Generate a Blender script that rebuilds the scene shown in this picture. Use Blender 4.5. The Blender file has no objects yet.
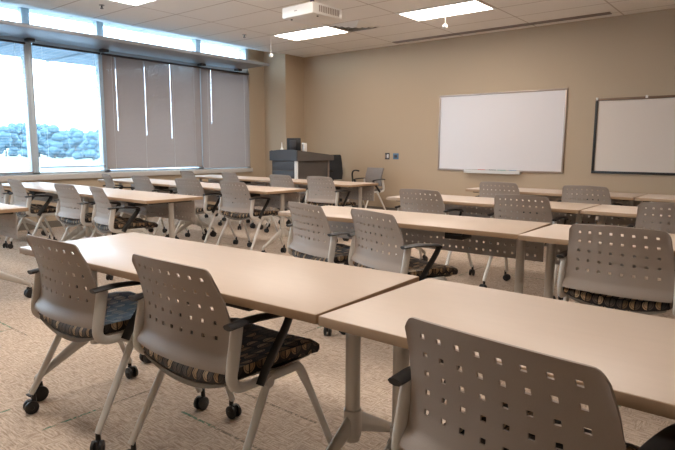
import bpy, bmesh, math, random
from mathutils import Vector, Matrix, noise
PI = math.pi
S = bpy.context.scene
COL = S.collection
random.seed(4)

# ------------------------------------------------------------------ camera
YAW, PITCH, ROLL, FPX = .682134, .135555, -.0037777, 561.38
f_ = Vector((-math.sin(YAW)*math.cos(PITCH), math.cos(YAW)*math.cos(PITCH), -math.sin(PITCH)))
r_ = Vector((math.cos(YAW), math.sin(YAW), 0))
d_ = f_.cross(r_)
r2 = math.cos(ROLL)*r_ + math.sin(ROLL)*d_
d2 = -math.sin(ROLL)*r_ + math.cos(ROLL)*d_
cd = bpy.data.cameras.new('camera')
cam = bpy.data.objects.new('camera', cd)
COL.objects.link(cam)
M = Matrix((r2, -d2, -f_)).transposed().to_4x4()
M.translation = Vector((0, 0, 1.2))
cam.matrix_world = M
cd.sensor_width = 36; cd.lens = FPX/675*36
cd.clip_start = .05; cd.clip_end = 500
S.camera = cam

# ------------------------------------------------------------------ sky and exposure
w = bpy.data.worlds.new('sky'); S.world = w; w.use_nodes = True
bg = w.node_tree.nodes['Background']
bg.inputs['Color'].default_value = (.74, .87, 1, 1)
bg.inputs['Strength'].default_value = 7.0
S.view_settings.view_transform = 'Standard'
S.view_settings.look = 'None'
S.view_settings.gamma = 1
S.view_settings.use_curve_mapping = False
S.view_settings.exposure = 1.1
LAMP = 9.0            # strength of the ceiling troffers
LAMPCOL = (1, .905, .815)

# ------------------------------------------------------------------ materials
def rgb(r, g, b):
    def c(v):
        v /= 255
        return v/12.92 if v <= .04045 else ((v+.055)/1.055)**2.4
    return (c(r), c(g), c(b), 1)

class Nt:
    def __init__(s, m): s.t = m.node_tree; s.n = s.t.nodes; s.l = s.t.links
    def add(s, ty, **k):
        n = s.n.new(ty)
        for a, b in k.items():
            if a.startswith('i_'): n.inputs[a[2:].replace('_', ' ')].default_value = b
            else: setattr(n, a, b)
        return n
    def link(s, a, b): s.l.new(a, b)
    def math(s, op, a, b=None, c=None):
        n = s.n.new('ShaderNodeMath'); n.operation = op
        for i, v in enumerate((a, b, c)):
            if v is None: continue
            if isinstance(v, (int, float)): n.inputs[i].default_value = v
            else: s.l.new(v, n.inputs[i])
        return n.outputs[0]
    def mix(s, f, a, b):
        n = s.n.new('ShaderNodeMix'); n.data_type = 'RGBA'
        for i, v in ((0, f), (6, a), (7, b)):
            if isinstance(v, (int, float)): n.inputs[i].default_value = v
            elif isinstance(v, tuple): n.inputs[i].default_value = v
            else: s.l.new(v, n.inputs[i])
        return n.outputs[2]

def mat(name, color, rough=.5, metal=0, spec=.5, var=.06, scale=30, bump=0, stretch=(1, 1, 1)):
    m = bpy.data.materials.new(name); m.use_nodes = True
    t = Nt(m); b = t.n['Principled BSDF']
    b.inputs['Roughness'].default_value = rough; b.inputs['Metallic'].default_value = metal
    b.inputs['Specular IOR Level'].default_value = spec
    co = t.add('ShaderNodeTexCoord'); mp = t.add('ShaderNodeMapping')
    mp.inputs['Scale'].default_value = stretch
    t.link(co.outputs['Object'], mp.inputs['Vector'])
    nz = t.add('ShaderNodeTexNoise', i_Scale=scale, i_Detail=4.0)
    t.link(mp.outputs[0], nz.inputs['Vector'])
    lo = tuple(c*(1-var) for c in color[:3])+(1,); hi = tuple(min(1, c*(1+var)) for c in color[:3])+(1,)
    t.link(t.mix(nz.outputs['Fac'], lo, hi), b.inputs['Base Color'])
    if bump:
        bp = t.add('ShaderNodeBump', i_Strength=bump, i_Distance=.002)
        t.link(nz.outputs['Fac'], bp.inputs['Height']); t.link(bp.outputs[0], b.inputs['Normal'])
    return m

MT = {}
MT['wall'] = mat('wall_paint', rgb(187, 168, 145), .85, var=.02, scale=60, bump=.15, spec=.2)
MT['sill_paint'] = mat('sill_paint', rgb(205, 200, 195), .5, var=.02)
MT['plastic'] = mat('grey_chair_plastic', rgb(158, 145, 135), .5, var=.04, scale=250, bump=.15, spec=.35)
MT['frame'] = mat('light_grey_frame', rgb(212, 208, 202), .35, metal=.1, var=.02)
MT['black'] = mat('black_plastic', rgb(30, 29, 30), .42, var=.1)
MT['pan'] = mat('seat_pan_plastic', rgb(118, 110, 100), .5, var=.04)
MT['edge'] = mat('table_edge_band', rgb(168, 140, 112), .5, var=.06, scale=80)
MT['underside'] = mat('table_underside', rgb(120, 105, 88), .7)
MT['panel'] = mat('perforated_panel', rgb(168, 160, 153), .5, var=.04)
MT['column'] = mat('table_leg_metal', rgb(196, 191, 184), .35, metal=.3, var=.02)
MT['white'] = mat('white_enamel', rgb(235, 232, 228), .3, var=.01)
MT['board'] = mat('whiteboard_surface', rgb(222, 216, 216), .3, var=.01, scale=2)
MT['board2'] = mat('whiteboard_surface_cream', rgb(222, 210, 200), .3, var=.01, scale=2)
MT['alu'] = mat('aluminium', rgb(165, 150, 140), .35, metal=.6, var=.02)
MT['bronze'] = mat('bronze_rail', rgb(110, 84, 64), .4, metal=.4)
MT['mullion'] = mat('window_frame_metal', rgb(200, 212, 220), .4, metal=.2, var=.02)
MT['shade'] = mat('sunshade_metal', rgb(108, 128, 140), .5)
MT['shelf'] = mat('light_shelf_metal', rgb(150, 156, 164), .4, metal=.3, var=.03)
MT['darkmetal'] = mat('dark_metal', rgb(70, 68, 70), .5, metal=.3)
MT['blind'] = mat('blind_slat', rgb(164, 154, 150), .45, var=.03, spec=.4)
MT['slate'] = mat('slate_laminate', rgb(76, 76, 80), .5, var=.06)
MT['slate2'] = mat('dark_taupe_laminate', rgb(92, 86, 82), .5, var=.06)
MT['mesh'] = mat('dark_mesh_fabric', rgb(42, 44, 48), .8, var=.2, scale=400, bump=.3)
MT['blue'] = mat('blue_plate', rgb(92, 128, 160), .4)
MT['red'] = mat('red_marker', rgb(190, 80, 60), .4)
MT['green'] = mat('green_marker', rgb(70, 130, 110), .4)
MT['purple'] = mat('dark_purple_metal', rgb(56, 42, 70), .4)
MT['greyfab'] = mat('grey_ribbed_fabric', rgb(134, 126, 122), .8, var=.15, scale=40, stretch=(.1, .1, 3))
MT['brownfab'] = mat('brown_seat_fabric', rgb(105, 84, 68), .9)
MT['bark'] = mat('tree_bark', rgb(80, 72, 66), .9)
MT['leaf'] = mat('hazed_foliage', rgb(78, 102, 114), .95, var=.2, scale=3, spec=.05)  # leaf colour carries the blue-grey of outdoor haze and window glare
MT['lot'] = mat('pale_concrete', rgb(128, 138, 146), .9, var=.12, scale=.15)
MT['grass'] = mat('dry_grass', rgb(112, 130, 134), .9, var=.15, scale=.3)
MT['facade'] = mat('pale_facade', rgb(190, 190, 190), .7)

def tabletop_mat():
    m = mat('maple_laminate', rgb(200, 181, 164), .40, var=.04, scale=6, stretch=(1, 7, 1), spec=.5)
    return m
MT['top'] = tabletop_mat()

def ceiling_mat():
    m = mat('ceiling_tile', rgb(243, 237, 230), .9, var=.03, scale=90, bump=.3, spec=.1)
    t = Nt(m); b = t.n['Principled BSDF']
    co = t.add('ShaderNodeNewGeometry'); sp = t.add('ShaderNodeSeparateXYZ')
    t.link(co.outputs['Position'], sp.inputs[0])
    def line(src, off, per, wd):
        v = t.math('FRACT', t.math('DIVIDE', t.math('SUBTRACT', src, off), per))
        a = t.math('LESS_THAN', v, wd/per); c = t.math('GREATER_THAN', v, 1-wd/per)
        return t.math('MAXIMUM', a, c)
    g = t.math('MAXIMUM', line(sp.outputs[0], -5.70, 1.22, .010), line(sp.outputs[1], 6.75, .61, .010))
    old = b.inputs['Base Color'].links[0].from_socket
    t.link(t.mix(g, old, rgb(205, 193, 182)), b.inputs['Base Color'])
    return m
MT['ceil'] = ceiling_mat()

def carpet_mat():
    m = bpy.data.materials.new('woven_carpet'); m.use_nodes = True
    t = Nt(m); b = t.n['Principled BSDF']; b.inputs['Roughness'].default_value = .95
    b.inputs['Specular IOR Level'].default_value = .1
    g = t.add('ShaderNodeNewGeometry'); sp = t.add('ShaderNodeSeparateXYZ'); t.link(g.outputs['Position'], sp.inputs[0])
    X, Y = sp.outputs[0], sp.outputs[1]
    def nz(sx, sy, off, det=2.0):
        cb = t.add('ShaderNodeCombineXYZ')
        t.link(t.math('MULTIPLY', X, sx), cb.inputs[0]); t.link(t.math('MULTIPLY', Y, sy), cb.inputs[1])
        cb.inputs[2].default_value = off
        n = t.add('ShaderNodeTexNoise', i_Scale=1.0, i_Detail=det, i_Roughness=.6); t.link(cb.outputs[0], n.inputs['Vector'])
        return n.outputs['Fac']
    a = nz(17, 135, 1); c = nz(135, 17, 7); blot = nz(17, 17, 3); big = nz(1.1, 1.1, 5); fine = nz(260, 260, 9)
    sel = t.math('GREATER_THAN', blot, .54)
    st = t.add('ShaderNodeMix'); t.link(sel, st.inputs[0]); t.link(a, st.inputs[2]); t.link(c, st.inputs[3])
    rp = t.add('ShaderNodeMapRange'); t.link(st.outputs[0], rp.inputs[0]); rp.inputs[1].default_value = .33; rp.inputs[2].default_value = .62
    col = t.mix(rp.outputs[0], rgb(164, 143, 125), rgb(211, 193, 175))
    fr = t.add('ShaderNodeMapRange'); t.link(fine, fr.inputs[0]); fr.inputs[1].default_value = .3; fr.inputs[2].default_value = .7; fr.inputs[3].default_value = .8; fr.inputs[4].default_value = 1.12
    vm = t.add('ShaderNodeVectorMath', operation='SCALE'); t.link(col, vm.inputs[0]); t.link(fr.outputs[0], vm.inputs['Scale'])
    # sparse accent threads running along and across the carpet
    def thread(u, v, off, thr):
        cu = t.math('FLOOR', t.math('DIVIDE', t.math('ADD', u, off), .31)); cv = t.math('FLOOR', t.math('DIVIDE', t.math('ADD', v, off*1.7), .55))
        cb = t.add('ShaderNodeCombineXYZ'); t.link(cu, cb.inputs[0]); t.link(cv, cb.inputs[1]); cb.inputs[2].default_value = off
        wn = t.add('ShaderNodeTexWhiteNoise', noise_dimensions='3D'); t.link(cb.outputs[0], wn.inputs['Vector'])
        on = t.math('GREATER_THAN', wn.outputs['Value'], thr)
        fr_ = t.math('FRACT', t.math('DIVIDE', t.math('ADD', u, off), .31))
        ln = t.math('LESS_THAN', t.math('ABSOLUTE', t.math('SUBTRACT', fr_, .5)), .022)
        return t.math('MULTIPLY', on, ln)
    dash = t.math('GREATER_THAN', nz(60, 60, 21), .47)
    th = t.math('MULTIPLY', t.math('MAXIMUM', thread(X, Y, .083, .86), thread(Y, X, .26, .9)), dash)
    gsel = nz(.8, .8, 31)
    tc = t.mix(t.math('GREATER_THAN', gsel, .5), rgb(112, 104, 92), rgb(44, 118, 96))
    t.link(t.mix(t.math('MULTIPLY', th, .75), vm.outputs[0], tc), b.inputs['Base Color'])
    bp = t.add('ShaderNodeBump', i_Strength=.5, i_Distance=.003); t.link(st.outputs[0], bp.inputs['Height']); t.link(bp.outputs[0], b.inputs['Normal'])
    return m
MT['carpet'] = carpet_mat()

def fabric_mat():
    m = bpy.data.materials.new('seat_fabric_half_discs'); m.use_nodes = True
    t = Nt(m); b = t.n['Principled BSDF']; b.inputs['Roughness'].default_value = .65
    b.inputs['Specular IOR Level'].default_value = .35
    b.inputs['Sheen Weight'].default_value = .12
    uv = t.add('ShaderNodeUVMap'); sp = t.add('ShaderNodeSeparateXYZ'); t.link(uv.outputs[0], sp.inputs[0])
    P = .056
    v = t.math('DIVIDE', sp.outputs[1], P); row = t.math('FLOOR', v)
    u = t.math('ADD', t.math('DIVIDE', sp.outputs[0], P), t.math('MULTIPLY', t.math('MODULO', row, 2.0), .5))
    fu = t.math('SUBTRACT', t.math('FRACT', u), .5); fv = t.math('SUBTRACT', t.math('FRACT', v), .5)
    r = t.math('SQRT', t.math('ADD', t.math('MULTIPLY', fu, fu), t.math('MULTIPLY', fv, fv)))
    disc = t.math('LESS_THAN', r, .45)
    split = t.math('GREATER_THAN', t.math('ABSOLUTE', fu), .05)
    ring = t.math('GREATER_THAN', t.math('ABSOLUTE', t.math('SUBTRACT', r, .34)), .018)
    cb = t.add('ShaderNodeCombineXYZ'); t.link(t.math('FLOOR', u), cb.inputs[0]); t.link(row, cb.inputs[1])
    t.link(t.math('GREATER_THAN', fu, 0.0), cb.inputs[2])
    wn = t.add('ShaderNodeTexWhiteNoise', noise_dimensions='3D'); t.link(cb.outputs[0], wn.inputs['Vector'])
    ramp = t.add('ShaderNodeValToRGB'); ramp.color_ramp.interpolation = 'CONSTANT'
    e = ramp.color_ramp.elements
    e[0].color = rgb(178, 148, 112); e[1].position = .3; e[1].color = rgb(92, 82, 74)
    for p, c in ((.5, rgb(196, 170, 138)), (.7, rgb(120, 98, 74)), (.85, rgb(62, 58, 58))):
        q = e.new(p); q.color = c
    t.link(wn.outputs['Value'], ramp.inputs[0])
    f = t.math('MULTIPLY', t.math('MULTIPLY', disc, split), ring)
    t.link(t.mix(f, rgb(30, 26, 27), ramp.outputs[0]), b.inputs['Base Color'])
    return m
MT['fabric'] = fabric_mat()

def emit_mat(name, col, st):
    m = bpy.data.materials.new(name); m.use_nodes = True
    t = Nt(m); b = t.n['Principled BSDF']
    b.inputs['Base Color'].default_value = (.8, .8, .8, 1)
    co = t.add('ShaderNodeTexCoord'); nz = t.add('ShaderNodeTexNoise', i_Scale=7.0); t.link(co.outputs['Object'], nz.inputs['Vector'])
    mr = t.add('ShaderNodeMapRange'); t.link(nz.outputs['Fac'], mr.inputs[0]); mr.inputs[3].default_value = st*.9; mr.inputs[4].default_value = st*1.1
    b.inputs['Emission Color'].default_value = col+(1,); t.link(mr.outputs[0], b.inputs['Emission Strength'])
    return m
MT['lens'] = emit_mat('troffer_lens', LAMPCOL, LAMP)

def glass_mat():
    m = bpy.data.materials.new('window_glass'); m.use_nodes = True
    t = Nt(m); t.n.remove(t.n['Principled BSDF']); out = t.n['Material Output']
    tr = t.add('ShaderNodeBsdfTransparent', i_Color=(.84, .92, .96, 1)); gl = t.add('ShaderNodeBsdfGlossy', i_Roughness=.02)
    mx = t.add('ShaderNodeMixShader', i_Fac=.06); t.link(tr.outputs[0], mx.inputs[1]); t.link(gl.outputs[0], mx.inputs[2])
    t.link(mx.outputs[0], out.inputs[0])
    return m
MT['glass'] = glass_mat()

# ------------------------------------------------------------------ mesh helpers
class MB:
    def __init__(s): s.v = []; s.f = []; s.m = []; s.uv = {}
    def box(s, a, b, bev=0, mi=0, mtx=None):
        bm = bmesh.new(); bmesh.ops.create_cube(bm, size=1)
        c = [(a[i]+b[i])/2 for i in range(3)]; d = [abs(b[i]-a[i]) for i in range(3)]
        for v in bm.verts: v.co = Vector([c[i]+v.co[i]*d[i] for i in range(3)])
        if bev: bmesh.ops.bevel(bm, geom=bm.edges[:], offset=min(bev, min(d)*.45), segments=2, affect='EDGES', profile=.5)
        s.bm(bm, mi, mtx); return s
    def bm(s, bm, mi=0, mtx=None):
        bm.verts.index_update(); o = len(s.v)
        for v in bm.verts: s.v.append(tuple(mtx @ v.co if mtx else v.co))
        for f in bm.faces: s.f.append([o+v.index for v in f.verts]); s.m.append(mi)
        bm.free()
    def face(s, idx, mi=0): s.f.append(idx); s.m.append(mi)
    def tube(s, pts, rad, seg=12, mi=0, up=(1, 0, 0), cap=True):
        """sweep an ellipse; rad: list of (a,b); a is measured along 'up'"""
        pts = [Vector(p) for p in pts]; n = len(pts); o = len(s.v)
        if not isinstance(rad, list): rad = [rad]*n
        for i, p in enumerate(pts):
            t = (pts[min(i+1, n-1)]-pts[max(i-1, 0)]).normalized()
            u = Vector(up); u = (u-t*u.dot(t))
            if u.length < 1e-4: u = Vector((0, 1, 0)); u = u-t*u.dot(t)
            u.normalize(); w_ = t.cross(u)
            ra, rb = rad[i] if isinstance(rad[i], tuple) else (rad[i], rad[i])
            for k in range(seg):
                a = 2*PI*k/seg; s.v.append(tuple(p+u*ra*math.cos(a)+w_*rb*math.sin(a)))
        for i in range(n-1):
            for k in range(seg):
                k2 = (k+1) % seg
                s.face([o+i*seg+k, o+i*seg+k2, o+(i+1)*seg+k2, o+(i+1)*seg+k], mi)
        if cap:
            s.face([o+k for k in range(seg)][::-1], mi); s.face([o+(n-1)*seg+k for k in range(seg)], mi)
        return s
    def prism(s, poly, axis, a, b, mi=0):
        """extrude a 2-D polygon along an axis: 0 -> (y,z), 1 -> (x,z), 2 -> (x,y)"""
        o = len(s.v); n = len(poly)
        for t in (a, b):
            for p in poly:
                q = list(p); q.insert(axis, t); s.v.append(tuple(q))
        s.face([o+i for i in range(n)], mi); s.face([o+n+i for i in range(n)][::-1], mi)
        for i in range(n):
            j = (i+1) % n; s.face([o+i, o+n+i, o+n+j, o+j], mi)
        return s
    def build(s, name, mats, parent=None, angle=40, recalc=True, uv=None):
        me = bpy.data.meshes.new(name); me.from_pydata(s.v, [], s.f)
        if not isinstance(mats, (list, tuple)): mats = [mats]
        for m in mats: me.materials.append(m)
        me.polygons.foreach_set('material_index', s.m)
        if uv:
            l = me.uv_layers.new(name='UVMap')
            for lp in me.loops: l.data[lp.index].uv = uv[lp.vertex_index]
        if recalc:
            bm = bmesh.new(); bm.from_mesh(me); bmesh.ops.recalc_face_normals(bm, faces=bm.faces[:]); bm.to_mesh(me); bm.free()
        me.polygons.foreach_set('use_smooth', [True]*len(me.polygons))
        me.set_sharp_from_angle(angle=math.radians(angle))
        me.update()
        o = bpy.data.objects.new(name, me); COL.objects.link(o)
        if parent: o.parent = parent
        return o

def thing(name, loc=(0, 0, 0), rz=0):
    o = bpy.data.objects.new(name, None); COL.objects.link(o)
    o.location = loc; o.rotation_euler = (0, 0, rz); o.empty_display_size = .1
    return o
def tag(o, label, cat, group=None, kind=None):
    o['label'] = label; o['category'] = cat
    if group: o['group'] = group
    if kind: o['kind'] = kind
    return o
def struct(o):
    o['kind'] = 'structure'; return o
KIDS = {}
def kids(o):
    return [c for c in bpy.data.objects if c.parent == o]
def copy_tree(o, parent=None, cache=None):
    c = o.copy(); COL.objects.link(c)
    if parent is not None: c.parent = parent
    for ch in kids_cached(o): copy_tree(ch, c)
    return c
def kids_cached(o):
    if o.name not in KIDS: KIDS[o.name] = kids(o)
    return KIDS[o.name]

def perforated(nx, nz, holes, hole, fn, thick, mi=0, extra=2):
    """plate with nx*nz square holes. fn(u,v)->(pos, normal); u,v in metres on the flat plate"""
    us, vs, W, H = holes
    gx = [0]; 
    for c in us: gx += [c-hole/2, c+hole/2]
    gx += [W]
    gz = [0]
    for c in vs: gz += [c-hole/2, c+hole/2]
    gz += [H]
    def refine(g, n):
        o_ = []
        for i in range(len(g)-1):
            k = n if i in (0, len(g)-2) else 1
            for j in range(k): o_.append(g[i]+(g[i+1]-g[i])*j/k)
        return o_+[g[-1]]
    hx = {(round(c-hole/2, 6)) for c in us}; hz = {(round(c-hole/2, 6)) for c in vs}
    gx = refine(gx, extra); gz = [gz[0]+(gz[1]-gz[0])*j/(extra*2) for j in range(extra*2)]+refine(gz, extra)[extra:] if extra > 2 else refine(gz, extra)
    mb = MB(); A, B = {}, {}
    for i, u in enumerate(gx):
        for j, v in enumerate(gz):
            p, n = fn(u, v)
            A[i, j] = len(mb.v); mb.v.append(tuple(p+n*thick/2)); B[i, j] = len(mb.v); mb.v.append(tuple(p-n*thick/2))
    solid = {(i, j): not (round(gx[i], 6) in hx and round(gz[j], 6) in hz) for i in range(len(gx)-1) for j in range(len(gz)-1)}
    for (i, j), ok in solid.items():
        if ok:
            mb.face([A[i, j], A[i+1, j], A[i+1, j+1], A[i, j+1]], mi); mb.face([B[i, j], B[i, j+1], B[i+1, j+1], B[i+1, j]], mi)
            for di, dj, e in ((-1, 0, ((i, j), (i, j+1))), (1, 0, ((i+1, j), (i+1, j+1))), (0, -1, ((i, j), (i+1, j))), (0, 1, ((i, j+1), (i+1, j+1)))):
                if not solid.get((i+di, j+dj), False):
                    mb.face([A[e[0]], A[e[1]], B[e[1]], B[e[0]]], mi)
    return mb

# ------------------------------------------------------------------ room shell
CZ = 3.05; WX = -8.66; FY = 8.8; RX = 3.6; BY = -3.2; PX = -8.05; PY = 8.25
struct(MB().box((-8.96, BY-.2, -.2), (RX+.2, FY+.2, 0)).build('floor', MT['carpet']))
struct(MB().prism([(RX+.2, CZ), (PX, CZ), (-8.66, CZ+.11), (-8.96, CZ+.11), (-8.96, CZ+.3), (RX+.2, CZ+.3)], 1, BY-.2, FY+.2).build('ceiling', MT['ceil'], angle=3))
struct(MB().box((-8.96, FY, 0), (RX+.2, FY+.2, CZ+.2)).build('wall_front', MT['wall']))
struct(MB().box((RX, BY, 0), (RX+.2, FY, CZ)).build('wall_right', MT['wall']))
struct(MB().box((-8.96, BY-.2, 0), (RX+.2, BY, CZ)).build('wall_back', MT['wall']))
SZ = .80      # window sill height
wl = MB().box((-8.96, BY, 0), (WX, 7.83, SZ-.08)); wl.box((-8.96, 7.83, 0), (WX, FY, CZ+.2)); wl.box((-8.96, BY, SZ-.08), (WX, -1.30, CZ+.2))
wl.box((WX, PY, 0), (PX, FY, CZ+.2))
struct(wl.build('wall_left', MT['wall']))
struct(MB().box((-8.96, -1.30, SZ-.08), (WX+.045, 7.86, SZ), .006).build('trim_1', MT['sill_paint']))
bb = MB().box((PX, FY-.015, 0), (RX, FY, .10)); struct(bb.build('baseboard_front', MT['pan']))
struct(MB().box((WX, BY, 0), (WX+.015, PY, .10)).build('baseboard_left', MT['pan']))

# windows: each bay is a frame with a lower pane, a transom and an upper pane
bays = [(-1.30, .52), (.52, 1.70), (1.70, 3.64), (3.64, 4.75), (4.75, 6.63), (6.63, 7.83)]
CH_ = CZ+.11
TZ = 2.685     # transom / light shelf
for i, (y0, y1) in enumerate(bays):
    fr = MB(); h = .055
    for z0, z1 in ((SZ, TZ+.05), (TZ+.08, CH_)):
        fr.box((WX-.14, y0, z0), (WX-.02, y0+h, z1), .004); fr.box((WX-.14, y1-h, z0), (WX-.02, y1, z1), .004)
    fr.box((WX-.14, y0, SZ), (WX-.02, y1, SZ+.035), .004); fr.box((WX-.14, y0, TZ), (WX-.02, y1, TZ+.09), .004)
    o = struct(fr.build('window_%d' % (i+1), MT['mullion']))
    MB().box((WX-.085, y0+h, SZ+.035), (WX-.079, y1-h, TZ)).build('glass', MT['glass'], o)
    MB().box((WX-.085, y0+h, TZ+.09), (WX-.079, y1-h, CH_)).build('glass', MT['glass'], o)

# ------------------------------------------------------------------ light shelf and blinds
ls = thing('light_shelf', (WX, 0, TZ+.03))
tag(ls, 'long grey horizontal light shelf projecting from the window wall below the top windows', 'light shelf')
MB().box((.0, -1.1, .012), (.86, 7.56, .045), .004).build('shelf_board', MT['shelf'], ls)
MB().box((.84, -1.1, .0), (.865, 7.565, .052), .004).build('front_lip', MT['shelf'], ls)
for y in (-1.0, .52, 1.70, 3.64, 4.75, 6.63, 7.50):
    MB().box((.0, y-.05, -.03), (.12, y+.05, .012), .004).build('bracket', MT['darkmetal'], ls)

def blind(y0, y1, zb, tilt, label, slits=0, pitch=.0215):
    t = thing('window_blind', (WX+.01, (y0+y1)/2, zb)); W = (y1-y0); H = TZ-.01-zb
    tag(t, label, 'blind', 'horizontal blinds in the window bays')
    MB().box((-.012, -W/2, H-.03), (.03, W/2, H), .003).build('head_rail', MT['darkmetal'], t)
    mb = MB(); n = int((H-.045)/pitch)+1
    xs = sorted(slits) if slits else []
    hw = .0125; ca, sa = math.cos(tilt), math.sin(tilt)
    for k in range(n):
        z = .03+k*pitch
        segs = [-W/2+.004]
        for sx, zlo in xs:
            if z > H*zlo: segs += [sx-.002, sx+.002]
        segs.append(W/2-.004)
        for a, b in zip(segs[::2], segs[1::2]):
            o = len(mb.v)
            for yy in (a, b):
                for q, cr in ((-1, 0), (0, .0022), (1, 0)):
                    mb.v.append((.008+q*hw*ca-cr*sa, yy, z+q*hw*sa+cr*ca))
            mb.face([o, o+1, o+4, o+3]); mb.face([o+1, o+2, o+5, o+4])
    mb.build('slats', MT['blind'], t, recalc=False)
    MB().box((-.006, -W/2+.003, 0), (.022, W/2-.003, .018), .003).build('bottom_rail', MT['blind'], t)
    for q in (-.42, -.12, .18, .42) if W > 1.3 else (-.38, .38):
        cd_ = MB(); cd_.tube([(.024, q*W, .01), (.024, q*W, H-.02)], .0014, 5); cd_.build('ladder_cord', MT['white'], t)
blind(1.76, 3.59, SZ+.03, math.radians(6), 'open slatted blind in the leftmost window bay in view')
blind(3.69, 4.70, SZ+.10, math.radians(6), 'open slatted blind in the second window bay, trees seen through it')
blind(4.73, 6.615, SZ+.05, math.radians(-66), 'wide closed grey blind with three bright vertical slits', [(-.72, .34), (-.20, .30), (.30, .28)])
blind(6.63, 7.81, SZ+.02, math.radians(-68), 'narrow closed grey blind beside the end of the window wall', [(-.36, .45)])

# ------------------------------------------------------------------ ceiling fittings
def troffer(cx, cy, label):
    t = thing('ceiling_light', (cx, cy, CZ)); tag(t, label, 'ceiling light', 'recessed ceiling lights')
    fr = MB()
    for a, b in (((-.61, -.305), (.61, -.265)), ((-.61, .265), (.61, .305)), ((-.61, -.265), (-.565, .265)), ((.565, -.265), (.61, .265))):
        fr.box((a[0]+.004, a[1]+.004 if a[1] == -.305 else a[1], -.012), (b[0]-.004 if b[0] == .61 else b[0], b[1]-.004 if b[1] == .305 else b[1], -.001))
    fr.build('frame', MT['white'], t)
    MB().box((-.565, -.265, -.006), (.565, .265, -.002)).build('lens', MT['lens'], t)
gx = [(-6.31, 'left'), (-3.87, 'mid'), (-1.43, 'r')]
LB = {(0, 0): 'recessed ceiling light just beyond the projector, nearest the window corner',
      (1, 0): 'recessed ceiling light at top centre, in front of the large whiteboard',
      (0, 1): 'recessed ceiling light cut by the top edge of the picture above the windows'}
for j, cy in enumerate((7.055, 4.005, .955)):
    for i, (cx, nm) in enumerate(gx):
        if i == 2 and j == 0: continue
        troffer(cx, cy, LB.get((i, j), 'recessed ceiling light, %s row from the front wall, %s from the windows' % (('front', 'second', 'third', 'rearmost')[j], ('nearest', 'second', 'third', 'farthest')[i])))

t = thing('air_diffuser', (-5.395, 7.055, CZ)); tag(t, 'square four-way air vent in the ceiling beside the projector', 'vent')
fr = MB()
for r, z in ((.295, -.004), (.225, -.010), (.155, -.016), (.085, -.020)):
    for a in range(4):
        R_ = Matrix.Rotation(a*PI/2, 4, 'Z'); o = len(fr.v)
        for q in ((-r, -r, z+.012), (r, -r, z+.012), (r-.04, -r+.04, z-.012), (-r+.04, -r+.04, z-.012), (-r, -r, z+.009), (r, -r, z+.009), (r-.04, -r+.04, z-.015), (-r+.04, -r+.04, z-.015)):
            fr.v.append(tuple(R_ @ Vector((q[0], q[1], min(q[2], -.0015)))))
        for f in ((0, 1, 2, 3), (4, 7, 6, 5), (0, 4, 5, 1), (2, 6, 7, 3)): fr.face([o+k for k in f])
fr.build('louvres', MT['white'], t)
MB().box((-.29, -.29, -.0015), (.29, .29, -.0005)).build('duct_shade_sheet', MT['pan'], t)  # solid sheet, its darker colour stands in for shade inside the duct

t = thing('slot_diffuser', (-3.9, 8.52, CZ)); tag(t, 'long narrow linear air slot in the ceiling along the front wall', 'vent')
MB().box((-1.75, -.035, -.004), (1.75, .035, -.001)).build('slot', MT['darkmetal'], t)  # flat dark strip painted for the shade of the recessed slot
fr = MB()
for y in (-.05, -.004, .042): fr.box((-1.76, y, -.016), (1.76, y+.010, -.001))
fr.build('slot_frame', MT['alu'], t)

def sprinkler(x, y, label):
    t = thing('sprinkler_head', (x, y, CZ)); tag(t, label, 'sprinkler', 'ceiling sprinklers')
    mb = MB(); mb.tube([(0, 0, -.001), (0, 0, -.008)], .035, 16); mb.build('escutcheon', MT['alu'], t)
    mb = MB(); mb.tube([(0, 0, -.008), (0, 0, -.035)], .010, 8); mb.tube([(0, 0, -.045), (0, 0, -.049)], .020, 12)
    for s in (-1, 1): mb.tube([(0, s*.01, -.03), (0, s*.016, -.038), (0, s*.006, -.046)], .003, 5)
    mb.build('nozzle', MT['darkmetal'], t)
sprinkler(-7.24, 4.0, 'small dark sprinkler above the second top window')
sprinkler(-7.24, 6.46, 'small dark sprinkler on the ceiling near the end of the light shelf')

def ball(x, y, zb, label):
    t = thing('hanging_ball', (x, y, CZ)); tag(t, label, 'hanging ball', 'white balls on ceiling cords')
    mb = MB(); mb.tube([(0, 0, -.001), (0, 0, zb-CZ+.03)], .003, 6); mb.build('cord', MT['white'], t)
    bm = bmesh.new(); bmesh.ops.create_uvsphere(bm, u_segments=16, v_segments=10, radius=.035)
    mb = MB(); mb.bm(bm, 0, Matrix.Translation((0, 0, zb-CZ))); mb.build('ball', MT['white'], t)
ball(-7.05, 6.88, 2.755, 'small white ball on a thin cord beside the light shelf end')
ball(-3.80, 6.94, 2.815, 'small white ball on a thin cord below the top centre ceiling light')

# projector
t = thing('ceiling_projector', (-4.57, 5.14, 2.70), math.radians(-2)); tag(t, 'white projector hanging from the ceiling on a dark mount', 'projector')
MB().box((-.25, -.25, 0), (.25, .25, .125), .014).build('body', MT['white'], t)
g = MB()
for k in range(12): g.box((.2495, -.15+k*.03, .03), (.2525, -.135+k*.03, .10))
g.build('side_grille', MT['alu'], t)
g = MB(); g.tube([(.12, .245, .06), (.12, .30, .06)], .045, 20); g.tube([(.12, .30, .06), (.12, .302, .06)], .034, 20, 1); g.build('lens_barrel', [MT['white'], MT['black']], t)
g = MB(); g.box((-.045, -.2515, .055), (.0, -.2495, .065)); g.build('badge', MT['alu'], t)
g = MB()
for x, y in ((-.18, -.16), (.18, -.1)): g.tube([(x, y, -.008), (x, y, .002)], .012, 10)
g.build('foot', MT['black'], t)
g = MB(); g.box((-.09, -.09, .125), (.09, .09, .15), .004)
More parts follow.
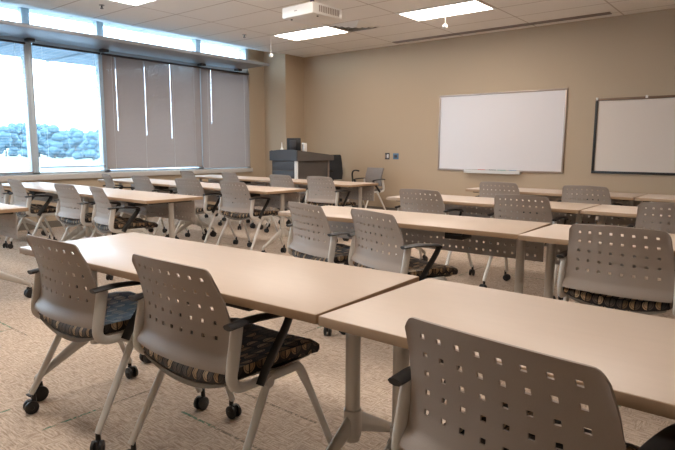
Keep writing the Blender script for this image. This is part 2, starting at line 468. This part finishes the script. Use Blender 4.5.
g.tube([(0, 0, .15), (0, 0, .345)], .024, 14); g.tube([(0, 0, .335), (0, 0, .349)], .06, 18)
for s in (-1, 1): g.tube([(s*.07, s*.07, .14), (s*.16, s*.14, .13)], .008, 6)
g.build('ceiling_mount', MT['purple'], t)

# ------------------------------------------------------------------ whiteboards and wall plates
def frame_parts(parent, W, H, fw, mats, dep=.022):
    fr = MB(); fr.box((-W/2, -dep, H-fw), (W/2, -.001, H), .002); fr.build('top_rail', mats[0], parent)
    fr = MB(); fr.box((-W/2, -dep, 0), (W/2, -.001, fw), .002); fr.build('bottom_rail', mats[1], parent)
    for s, m in ((-1, mats[2]), (1, mats[3])):
        x0, x1 = sorted((s*W/2, s*(W/2-fw))); fr = MB(); fr.box((x0, -dep, fw), (x1, -.001, H-fw), .002); fr.build('side_rail', m, parent)
wb = thing('whiteboard', (-3.805, FY, .835)); tag(wb, 'large white whiteboard in a thin grey frame, on the front wall', 'whiteboard')
MB().box((-1.05, -.012, .02), (1.05, -.001, 1.25)).build('writing_surface', MT['board'], wb)
frame_parts(wb, 2.14, 1.27, .028, [MT['alu']]*4)
tr = MB(); tr.prism([(-.022, -.022), (-.085, -.034), (-.098, -.030), (-.098, .020), (-.090, .022), (-.085, .008), (-.022, .012)], 0, -.53, .43); tr.build('marker_tray', MT['frame'], wb)
for x0, L, m, nm in ((-.30, .13, 'red', 'red capped'), (-.10, .12, 'darkmetal', 'dark'), (.05, .13, 'green', 'green'), (.24, .12, 'blue', 'blue')):
    k = MB(); k.tube([(x0-3.805, FY-.055, .857), (x0+L-3.805, FY-.055, .857)], .009, 8)
    tag(k.build('marker_pen', MT[m]), '%s marker pen lying in the tray of the large whiteboard' % nm, 'marker', 'pens in the whiteboard tray')
wb = thing('whiteboard', (-1.09, FY, .855)); tag(wb, 'cream whiteboard with black frame and brown top rail, at the right edge', 'whiteboard')
MB().box((-1.22, -.012, .02), (1.22, -.001, 1.06)).build('writing_surface', MT['board2'], wb)
frame_parts(wb, 2.48, 1.07, .034, [MT['bronze'], MT['black'], MT['black'], MT['black']], .03)
for x in (-1.22, -.58, .0, .6, 1.2):
    MB().box((x-.015, -.036, 1.045), (x+.015, -.028, 1.085), .002).build('rail_clip', MT['white'], wb)
pl = thing('light_switch', (-5.95, FY, 1.06)); tag(pl, 'grey wall plate with a white switch left of the whiteboard', 'switch')
MB().box((-.05, -.008, -.06), (.05, -.0005, .06), .002).build('plate', MT['darkmetal'], pl)
MB().box((.002, -.013, -.035), (.03, -.0075, .035), .002).build('rocker', MT['white'], pl)
MB().box((-.036, -.012, -.03), (-.012, -.0075, .03), .002).build('rocker', MT['alu'], pl)
pl = thing('wall_plate', (-5.76, FY, 1.06)); tag(pl, 'blue square wall plate just right of the grey switch', 'wall plate')
MB().box((-.06, -.008, -.055), (.06, -.0005, .055), .002).build('plate', MT['blue'], pl)
MB().box((-.03, -.011, -.025), (.03, -.0075, .025), .002).build('socket', MT['slate'], pl)

# ------------------------------------------------------------------ nesting chair
def caster(parent, x, y, rot):
    mb = MB(); R_ = Matrix.Translation((x, y, 0)) @ Matrix.Rotation(rot, 4, 'Z')
    for s in (-1, 1):
        b0 = MB(); b0.tube([(s*.007, 0, .030), (s*.011, 0, .030), (s*.021, 0, .030), (s*.0235, 0, .030)], [.024, .030, .0295, .022], 20, up=(0, 0, 1))
        b0.tube([(s*.0225, 0, .030), (s*.0265, 0, .030)], [.011, .008], 12, up=(0, 0, 1))
        o = len(mb.v); mb.v += [tuple(R_ @ Vector(v)) for v in b0.v]; mb.f += [[o+i for i in f] for f in b0.f]; mb.m += b0.m
    b0 = MB(); b0.box((-.007, -.014, .028), (.007, .022, .062), .003); b0.tube([(0, .014, .052), (0, .014, .094)], [.011, .009], 10)
    o = len(mb.v); mb.v += [tuple(R_ @ Vector(v)) for v in b0.v]; mb.f += [[o+i for i in f] for f in b0.f]; mb.m += b0.m
    return mb.build('caster', MT['black'], parent)

def smooth_path(pts, n=4):
    P = [Vector(p) for p in pts]; out = []
    for i in range(len(P)-1):
        p0, p1, p2, p3 = P[max(i-1, 0)], P[i], P[i+1], P[min(i+2, len(P)-1)]
        for k in range(n):
            t = k/n
            out.append(.5*((2*p1)+(-p0+p2)*t+(2*p0-5*p1+4*p2-p3)*t*t+(-p0+3*p1-3*p2+p3)*t**3))
    out.append(P[-1]); return out

BACK_T = .84
def build_chair():
    t = thing('nesting_chair')
    # perforated back: plan-curved, leaning, rounded top corners, thick lip at the bottom
    W, H = .46, .342
    us = [W/2+(i-3.5)*.0495 for i in range(8)]; vs = [.100+j*.050 for j in range(5)]
    PK = [(0, -.246), (.07, -.238), (.11, -.217), (.3, -.209), (.5, -.212), (.75, -.234), (1, -.266)]
    def lean(k):
        for (a, p), (b, q) in zip(PK, PK[1:]):
            if k <= b:
                t_ = (k-a)/(b-a); return p+(q-p)*t_
        return PK[-1][1]
    lean_s = lambda k: sum(lean(min(1, max(0, k+d)))*w_ for d, w_ in ((-.04, .15), (-.02, .2), (0, .3), (.02, .2), (.04, .15)))
    def fn(u, v):
        def pos(u, v):
            q = (u-W/2)/(W/2); k = min(1, max(0, v/H))
            half = .247-.024*k**1.8
            top = 1-.03*abs(q)**2-.075*(max(0, abs(q)-.86)/.14)**2.4
            z = BACK_T-H+H*k*(1-(1-top)*k**1.5) 
            x = q*half
            y = lean_s(k)-.012+.034*q*q
            return Vector((x, y, z))
        p = pos(u, v); a = pos(u+.002, v)-pos(u-.002, v); b = pos(u, min(H, v+.002))-pos(u, max(0, v-.002))
        return p, b.cross(a).normalized()
    mb = perforated(8, 5, (us, vs, W, H), .0135, fn, .005, extra=6)
    mb.build('back_panel', MT['plastic'], t, angle=50)
    # seat cushion, dished, with a waterfall front
    prof = [(-.205, .434), (-.214, .446), (-.214, .462), (-.204, .474), (-.15, .478), (-.08, .476), (0, .478), (.10, .484), (.17, .488), (.222, .484), (.238, .472), (.239, .450), (.228, .438), (.1, .438), (0, .434), (-.1, .430)]
    NX = 14; mb = MB(); uv = []
    for i in range(NX+1):
        q = -1+2*i/NX; x = .240*q; sq = 1-max(0, abs(q)-.86)**2*14
        arc = 0
        for k, (y, z) in enumerate(prof):
            if k: arc += math.hypot(y-prof[k-1][0], z-prof[k-1][1])
            zc = .457
            yy = y*(.97+.03*sq); dish = .034*q*q*(1.0 if y < 0 else max(.25, 1-y*3))
            mb.v.append((x, yy, zc+(z-zc)*1.18*max(.35, sq)+dish-.010)); uv.append((x+1, arc+1))
    n = len(prof)
    for i in range(NX):
        for k in range(n):
            k2 = (k+1) % n; mb.face([i*n+k, (i+1)*n+k, (i+1)*n+k2, i*n+k2])
    for i in (0, NX):
        o = len(mb.v)
        for k in range(n):
            p = mb.v[i*n+k]; mb.v.append(p); uv.append((p[1]+1.01, p[2]+.6))
        mb.face([o+k for k in range(n)][::(1 if i == 0 else -1)])
    mb.build('seat_cushion', MT['fabric'], t, uv=uv, angle=60)
    # pan under the cushion
    mb = MB(); NX = 12
    for i in range(NX+1):
        q = -1+2*i/NX
        for y in (-.212, -.1, .05, .20):
            d = .036*q*q*(1 if y < 0 else .5)
            th = .020 if y < .1 else .012
            zt = .434+d-.014
            mb.v.append((.228*q, y, zt)); mb.v.append((.222*q, y, zt-th*(1-.5*q*q)))
    for i in range(NX):
        for k in range(3):
            a = i*8+k*2; b = a+8
            mb.face([a, b, b+2, a+2]); mb.face([a+1, a+3, b+3, b+1])
        a = i*8; mb.face([a, a+1, a+9, a+8]); a = i*8+6; mb.face([a, a+8, a+9, a+1])
    for a in (0, NX*8): mb.face([a, a+2, a+4, a+6, a+7, a+5, a+3, a+1])
    mb.build('seat_pan', MT['pan'], t, angle=50)
    for s in (-1, 1):
        P = smooth_path([(s*.258, -.178, .655), (s*.260, -.188, .60), (s*.262, -.202, .53), (s*.262, -.208, .475), (s*.262, -.176, .444), (s*.262, -.09, .438), (s*.262, 0, .436), (s*.263, .085, .436)], 4)
        n = len(P); rad = []
        for i in range(n):
            k = i/(n-1)
            rad.append((.015, .024) if k < .35 else ((.014, .023-.007*min(1, (k-.35)/.3))))
        mb = MB(); mb.tube(P, rad, 14, up=(1, 0, 0)); mb.build('side_frame', MT['frame'], t)
        # armrest with its slanted support
        mb = MB()
        A = smooth_path([(s*.266, -.225, .652), (s*.268, -.14, .658), (s*.270, -.06, .654), (s*.271, .03, .645), (s*.271, .055, .634)], 3)
        mb.tube(A, [(.021+.006*math.sin(PI*min(1, i/(len(A)-1)*1.1)), .0095) for i in range(len(A))], 8, up=(1, 0, 0))
        B = smooth_path([(s*.271, .045, .636), (s*.273, .022, .595), (s*.277, -.07, .485), (s*.279, -.105, .432)], 3)
        mb.tube(B, (.007, .021), 8, up=(1, 0, 0))
        mb.build('armrest', MT['black'], t)
        # legs
        L = MB(); L.tube([(s*.264, -.045, .450), (s*.269, -.09, .37), (s*.284, -.225, .125), (s*.287, -.246, .088)], [.0145, .0150, .0135, .0125], 12)
        L.tube([(s*.282, -.060, .428), (s*.258, -.060, .428)], .019, 12)
        lo = L.build('leg', MT['frame'], t); caster(lo, s*.288, -.25, s*.5+.3)
        L = MB(); L.tube(smooth_path([(s*.263, .075, .436), (s*.265, .10, .423), (s*.273, .165, .29), (s*.283, .235, .125), (s*.286, .25, .088)], 3), [(.0145, .017)]*5+[.0135]*8, 12)
        lo = L.build('leg', MT['frame'], t); caster(lo, s*.287, .256, -s*.7+.9)
    mb = MB(); mb.tube([(-.262, .03, .428), (-.12, .03, .402), (.12, .03, .402), (.262, .03, .428)], .010, 8)
    mb.build('crossbar', MT['frame'], t)
    return t

chair0 = build_chair(); used = [False]
def chair(bx, by, yaw, label, group='grey nesting chairs at the tables', dx=0):
    """bx,by: where the middle of the back's top edge stands"""
    a = math.radians(yaw); off = .272
    x = bx-math.sin(a)*off; y = by+math.cos(a)*off
    c = chair0 if not used[0] else copy_tree(chair0); used[0] = True
    c.location = (x, y, 0); c.rotation_euler = (0, 0, a)
    tag(c, label, 'chair', group); return c

CH = [
 (-2.32, .985, 1, 'grey nesting chair at the far left of the nearest table row, beside the table end'),
 (-1.575, 1.03, 0, 'second grey nesting chair of the nearest row, left of the table seam'),
 (-.435, .99, -7, 'large grey perforated chair back closest to the camera at bottom right'),
 (-2.54, 2.74, -16, 'left of the two angled grey chairs behind the nearest table at centre'),
 (-1.93, 2.66, -18, 'right of the two angled grey chairs behind the nearest table at centre'),
 (-.635, 2.88, 0, 'wide grey chair at right facing the second table row, seen square from behind'),
 (-2.63, 4.38, -3, 'left grey chair of the third right-hand table row, near the row end'),
 (-1.69, 4.38, 0, 'middle grey chair of the third right-hand table row, left of the seam'),
 (-.62, 4.38, 0, 'grey chair of the third right-hand row cut by the right picture edge'),
 (-2.555, 5.95, 0, 'left grey chair at the right-hand table below the large whiteboard'),
 (-1.635, 5.95, 0, 'grey chair at the right-hand back table between the two whiteboards'),
 (-7.56, 2.62, 0, 'grey chair cut by the left picture edge in the second left row'),
 (-6.90, 2.62, -4, 'grey chair with black arm at left, next to the picture edge chair'),
 (-5.69, 2.62, 0, 'grey chair before the second left table, square to the table edge'),
 (-5.06, 2.62, -12, 'turned grey chair seen almost edge-on near the right end of the second left table'),
 (-7.50, 4.05, -14, 'small turned grey chair under the second window, third left row'),
 (-6.64, 4.05, -3, 'grey chair before the wide closed blind, third left row'),
 (-5.63, 4.05, 4, 'grey chair facing the third left table, partly behind the second left table end'),
 (-4.81, 4.05, 0, 'grey chair with legs in full view at the right end of the third left table'),
 (-7.64, 5.5, -8, 'farthest left grey chair of the back left row by the blind'),
 (-6.60, 5.5, -10, 'second grey chair of the back left row, before the narrow blind'),
 (-5.52, 5.5, -3, 'grey chair of the back left row standing in front of the lectern left side'),
 (-4.80, 5.5, 0, 'grey chair of the back left row in front of the lectern right side'),
]
for c in CH: chair(*c)

# ------------------------------------------------------------------ table
TL, TD, TH = 1.79, .61, .735
def build_table():
    t = thing('training_table')
    mb = MB(); hx, hy = TL/2-.002, TD/2
    mb.box((-hx+.002, -hy+.002, TH-.004), (hx-.002, hy-.002, TH), .001, 0)
    mb.box((-hx, -hy, TH-.029), (hx, hy, TH-.001), .002, 1)
    mb.build('tabletop', [MT['top'], MT['edge']], t, angle=30)
    # perforated modesty panel
    W, H = 1.77, .205; nx = 35
    us = [W/2+(i-(nx-1)/2)*.049 for i in range(nx)]; vs = [.035+j*.052 for j in range(3)]
    def fn(u, v): return Vector((u-W/2, .215, TH-.035-H+v)), Vector((0, 1, 0))
    perforated(nx, 3, (us, vs, W, H), .013, fn, .006, extra=1).build('modesty_panel', MT['panel'], t)
    for s in (-1, 1):
        x = s*(TL/2-.085)
        mb = MB(); mb.tube([(x, 0, .20), (x, 0, TH-.035)], .0255, 24)
        mb.tube([(x, 0, .215), (x, 0, .218), (x, 0, .312), (x, 0, .315)], [.028, .031, .031, .028], 24)
        lg = mb.build('leg', MT['column'], t)
        bt = MB(); bt.box((x-.03, -.22, TH-.045), (x+.03, .22, TH-.030), .003); bt.build('top_bracket', MT['black'], lg)
        for q in (-1, 1):
            f = MB(); f.tube([(x, q*.018, .262), (x, q*.10, .220), (x, q*.285, .122), (x, q*.305, .112), (x, q*.309, .085)], [(.014, .038), (.0135, .030), (.012, .017), (.012, .014), (.011, .011)], 12)
            fo = f.build('foot', MT['column'], lg)
            c = MB()
            for e in (-1, 1):
                c.tube([(x+e*.005, q*.30, .037), (x+e*.012, q*.30, .037), (x+e*.024, q*.30, .037), (x+e*.027, q*.30, .037)], [.031, .037, .036, .028], 22, up=(0, 0, 1))
            c.box((x-.006, q*.30-.02, .04), (x+.006, q*.30+.02, .09), .003); c.box((x-.02, q*.30+q*.03, .036), (x+.02, q*.30+q*.052, .044), .003)
            c.build('caster', MT['black'], fo)
    mb = MB(); mb.box((-.06, -.20, TH-.085), (.06, -.06, TH-.030), .006); mb.box((-.045, -.225, TH-.055), (.06, -.195, TH-.035), .005)
    h = mb.build('tilt_handle', MT['black'], t); h.location = (.46, 0, 0)
    mb = MB(); mb.box((-TL/2+.1, -.02, TH-.055), (TL/2-.1, .02, TH-.030), .003); mb.build('underframe_beam', MT['darkmetal'], t)
    return t
table0 = build_table(); tused = [False]
def table(cx, cy, yaw, label, handle_x=None):
    c = table0 if not tused[0] else copy_tree(table0); tused[0] = True
    c.location = (cx, cy, 0); c.rotation_euler = (0, 0, math.radians(yaw)); tag(c, label, 'table', 'maple topped training tables')
    if handle_x is not None:
        for k in bpy.data.objects:
            if k.parent == c and k.name.startswith('tilt_handle'): k.location.x = handle_x
table(-1.920, 1.418, 2.57, 'nearest long light wood table with two grey chairs pushed in')
table(-.11, 1.455, 0, 'light wood table at bottom right behind the large chair back')
table(-2.06, 3.265, 2.6, 'left light wood table of the second right-hand row, two angled chairs at it')
table(-.255, 3.285, 0, 'right light wood table of the second right-hand row, wide chair at it')
table(-2.165, 4.825, 0, 'left light wood table of the third right-hand row')
table(-.365, 4.825, 0, 'right light wood table of the third right-hand row, cut by the picture edge')
table(-2.10, 6.375, 0, 'left light wood table of the back right-hand row, below the large whiteboard')
table(-.30, 6.375, 0, 'right light wood table of the back right-hand row, below the cream whiteboard')
table(-4.61-TL/2, 1.555, 0, 'light wood table end with perforated panel at the left picture edge')
table(-4.42-TL/2, 3.075, 0, 'light wood table of the second left row, its pointed end at centre left')
table(-4.42-TL*1.5, 3.075, 0, 'white glaring table of the second left row next to the left picture edge', .08)
table(-4.38-TL/2, 4.505, 0, 'light wood table of the third left row, in front of the lectern')
table(-4.38-TL*1.5, 4.505, 0, 'far left table of the third left row, under the wide blind')
table(-4.40-TL/2, 6.0, 0, 'right table of the back left row, directly before the lectern')
table(-4.40-TL*1.5, 6.0, 0, 'left table of the back left row, under the narrow blind')

# ------------------------------------------------------------------ lectern corner
t = thing('lectern', (-7.24, 7.0, 0)); tag(t, 'dark grey lectern desk with a curved top, in the front left corner', 'lectern')
MB().box((.03, .03, 0), (.60, .90, .98), .006).build('body', MT['slate2'], t)
fr = MB()
for k in range(6): fr.box((.045, .018, .05+k*.155), (.575, .032, .19+k*.155), .003)
fr.build('front_slats', MT['slate'], t)
MB().box((.585, .015, 0), (.65, .045, .985), .006).build('corner_post', MT['white'], t)
MB().box((.595, .875, 0), (.625, .905, .985), .004).build('corner_post', MT['alu'], t)
# front fascia with an arched upper edge, side fascia sloping down to the back
mb = MB(); pts = [(0, .985)] + [(.66, .985)] + [(.66*(1-k/10), 1.150+.028*math.sin(PI*(.15+.85*k/10))) for k in range(11)]
mb.prism(pts, 1, 0, .03); mb.build('front_fascia', MT['slate'], t)
mb = MB(); mb.prism([(.03, .985), (.99, .985)] + [(.99-k*.096, 1.075+.088*(k/10)**.9) for k in range(11)], 0, .63, .66); mb.build('side_fascia', MT['slate2'], t)
mb = MB(); mb.prism([(.03, .985), (.99, .985)] + [(.99-k*.096, 1.075+.088*(k/10)**.9) for k in range(11)], 0, 0, .03); mb.build('side_fascia', MT['slate2'], t)
MB().box((.03, .03, .98), (.63, 1.0, 1.02), .004).build('worktop', MT['slate'], t)
t = thing('monitor', (-7.02, 7.40, 1.0205), math.radians(24)); tag(t, 'small black monitor standing on the lectern', 'monitor')
mb = MB(); mb.box((-.13, -.03, .12), (.13, 0, .36), .008); mb.build('screen', MT['black'], t)
mb = MB(); mb.box((-.07, -.055, .16), (.05, -.03, .32), .01); mb.box((-.02, -.05, 0.01), (.02, -.03, .2), .004); mb.box((-.1, -.1, 0), (.1, .04, .012), .003); mb.build('stand', MT['darkmetal'], t)
t = thing('desktop_speaker', (-6.80, 7.43, 1.0205)); tag(t, 'narrow white box standing right of the monitor on the lectern', 'speaker')
MB().box((-.028, -.04, 0), (.028, .04, .275), .006).build('cabinet', MT['white'], t)
MB().box((-.02, -.043, .03), (.02, -.04, .25), .001).build('grille', MT['alu'], t)
t = thing('bottle', (-7.17, 7.24, 1.0205)); tag(t, 'small white pointed bottle on the left end of the lectern', 'bottle')
mb = MB(); mb.tube([(0, 0, 0), (0, 0, .09), (0, 0, .17), (0, 0, .20)], [.025, .028, .026, .010], 14); mb.build('container', MT['white'], t)
mb = MB(); mb.tube([(0, 0, .20), (0, 0, .225), (0, 0, .285)], [.012, .010, .003], 10); mb.build('nozzle', MT['white'], t)

# office chair behind the lectern
t = thing('office_chair', (-6.72, 8.37, 0), math.radians(-105)); tag(t, 'black mesh office chair with curved arm behind the lectern', 'office chair')
mb = MB(); mb.tube([(0, -.23, .60), (0, -.25, .72), (0, -.27, .90), (0, -.28, 1.05), (0, -.28, 1.08)], [(.20, .02), (.23, .022), (.23, .022), (.21, .02), (.19, .012)], 20, up=(1, 0, 0)); mb.build('backrest', MT['mesh'], t)
mb = MB(); mb.box((-.24, -.22, .49), (.24, .25, .57), .03); mb.build('seat', MT['brownfab'], t)
for s in (-1, 1):
    mb = MB(); mb.tube(smooth_path([(s*.24, 0, .50), (s*.30, -.02, .56), (s*.31, -.05, .70), (s*.31, -.02, .765), (s*.30, .08, .785), (s*.30, .17, .775)], 4), (.018, .014), 10); mb.build('armrest', MT['black'], t)
mb = MB(); mb.tube([(0, 0, .10), (0, 0, .30)], .03, 14); mb.tube([(0, 0, .30), (0, 0, .49)], .02, 14); mb.tube([(0, -.05, .5), (0, -.26, .56), (0, -.27, .75)], .02, 8); mb.build('gas_column', MT['black'], t)
for k in range(5):
    a = 2*PI*k/5; c, s = math.cos(a), math.sin(a)
    mb = MB(); mb.tube([(0.02*c, .02*s, .115), (.28*c, .28*s, .075)], [(.02, .022), (.014, .012)], 8, up=(0, 0, 1)); lo = mb.build('base_spoke', MT['black'], t)
    mb = MB()
    for e in (-1, 1): mb.tube([(.28*c-e*s*.006, .28*s+e*c*.006, .028), (.28*c-e*s*.024, .28*s+e*c*.024, .028)], .027, 14, up=(0, 0, 1))
    mb.tube([(.28*c, .28*s, .03), (.28*c, .28*s, .075)], .008, 6)
    mb.build('caster', MT['black'], lo)

# guest chair against the front wall: same frame with a solid ribbed back
g = copy_tree(chair0)
g.location = (-5.99, 8.17, 0); g.rotation_euler = (0, 0, math.radians(165))
tag(g, 'chair with solid grey back standing alone against the front wall', 'chair')
g.name = 'side_chair'
for c in kids(g):
    if c.name.startswith('back_panel'):
        bpy.data.objects.remove(c)
    elif c.name.startswith('seat_cushion'):
        c.data = c.data.copy(); c.data.materials.clear(); c.data.materials.append(MT['greyfab'])
mb = MB(); NX = 10
P = []
for i in range(NX+1):
    q = -1+2*i/NX
    for (k, (z, y)) in enumerate(((.53, -.215), (.60, -.205), (.70, -.205), (.80, -.235), (.855, -.255))):
        mb.v.append((.225*q, y+.03*q*q, z)); mb.v.append((.225*q, y+.03*q*q-.022, z))
for i in range(NX):
    for k in range(4):
        a = i*10+k*2; b = a+10; mb.face([a, b, b+2, a+2]); mb.face([a+1, a+3, b+3, b+1])
    a = i*10; mb.face([a, a+1, a+11, a+10]); a = i*10+8; mb.face([a, a+10, a+11, a+1])
for a in (0, NX*10): mb.face([a, a+2, a+4, a+6, a+8, a+9, a+7, a+5, a+3, a+1])
mb.build('back_cushion', MT['greyfab'], g)

# ------------------------------------------------------------------ outside
GZ = -.4
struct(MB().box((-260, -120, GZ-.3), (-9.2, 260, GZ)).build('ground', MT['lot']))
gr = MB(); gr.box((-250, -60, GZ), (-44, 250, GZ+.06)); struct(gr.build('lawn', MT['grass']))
ss = thing('sunshade', (WX-.2, 0, 2.75)); tag(ss, 'pale blue louvred sunshade outside the windows, above the view', 'sunshade')
mb = MB()
for k in range(15): mb.box((-1.72+k*.115, -1.18, -.01), (-1.72+k*.115+.100, 6.2, .012), .003)
mb.build('louvre_blades', MT['shade'], ss)
for y in (-1.1, .52, 1.70, 3.64, 4.75, 6.15): MB().box((-1.74, y-.02, -.04), (0, y+.02, .03), .004).build('outrigger', MT['shade'], ss)

def tree(x, y, h, r, label, seed):
    rnd = random.Random(seed); t = thing('tree', (x, y, GZ)); tag(t, label, 'tree', 'hazy trees beyond the windows')
    mb = MB(); mb.tube([(0, 0, 0), (.1, 0, h*.35), (0, .1, h*.7)], [.16, .12, .06], 8); mb.build('trunk', MT['bark'], t)
    mb = MB()
    for k in range(18):
        a = rnd.uniform(0, 2*PI); rr = rnd.uniform(.1, .66)*r; zz = h*rnd.uniform(.12, .84)
        if k == 0: rr = 0; zz = h*.86
        s = r*rnd.uniform(.40, .62)
        bm = bmesh.new(); bmesh.ops.create_icosphere(bm, subdivisions=2, radius=1)
        for v in bm.verts:
            n = noise.noise(v.co*2.2+Vector((seed, k, 0)))*.35+noise.noise(v.co*6+Vector((k, seed, 0)))*.18
            v.co = Vector((v.co.x*s, v.co.y*s, v.co.z*s*.85))*(1+n)
        mb.bm(bm, 0, Matrix.Translation((rr*math.cos(a), rr*math.sin(a), zz)))
    mb.build('crown', MT['leaf'], t, angle=80)
TR = [(-116.0, 41.8, 6.4, 1.66), (-100.1, 37.5, 5.32, 1.45), (-103.2, 40.0, 5.81, 1.51), (-106.3, 42.4, 6.16, 1.57), (-90.0, 37.1, 5.58, 1.34), (-92.6, 39.5, 5.51, 1.4), (-95.5, 42.0, 5.77, 1.46), (-79.8, 36.1, 4.78, 1.23), (-82.7, 38.5, 3.94, 1.29), (-86.4, 41.1, 4.37, 1.36), (-71.6, 35.0, 4.23, 1.14), (-75.3, 37.6, 4.06, 1.2), (-78.9, 40.2, 3.64, 1.27), (-64.8, 33.8, 3.53, 1.06), (-68.1, 36.5, 4.15, 1.12), (-71.0, 39.1, 4.16, 1.18), (-56.6, 32.1, 3.46, 0.95)]
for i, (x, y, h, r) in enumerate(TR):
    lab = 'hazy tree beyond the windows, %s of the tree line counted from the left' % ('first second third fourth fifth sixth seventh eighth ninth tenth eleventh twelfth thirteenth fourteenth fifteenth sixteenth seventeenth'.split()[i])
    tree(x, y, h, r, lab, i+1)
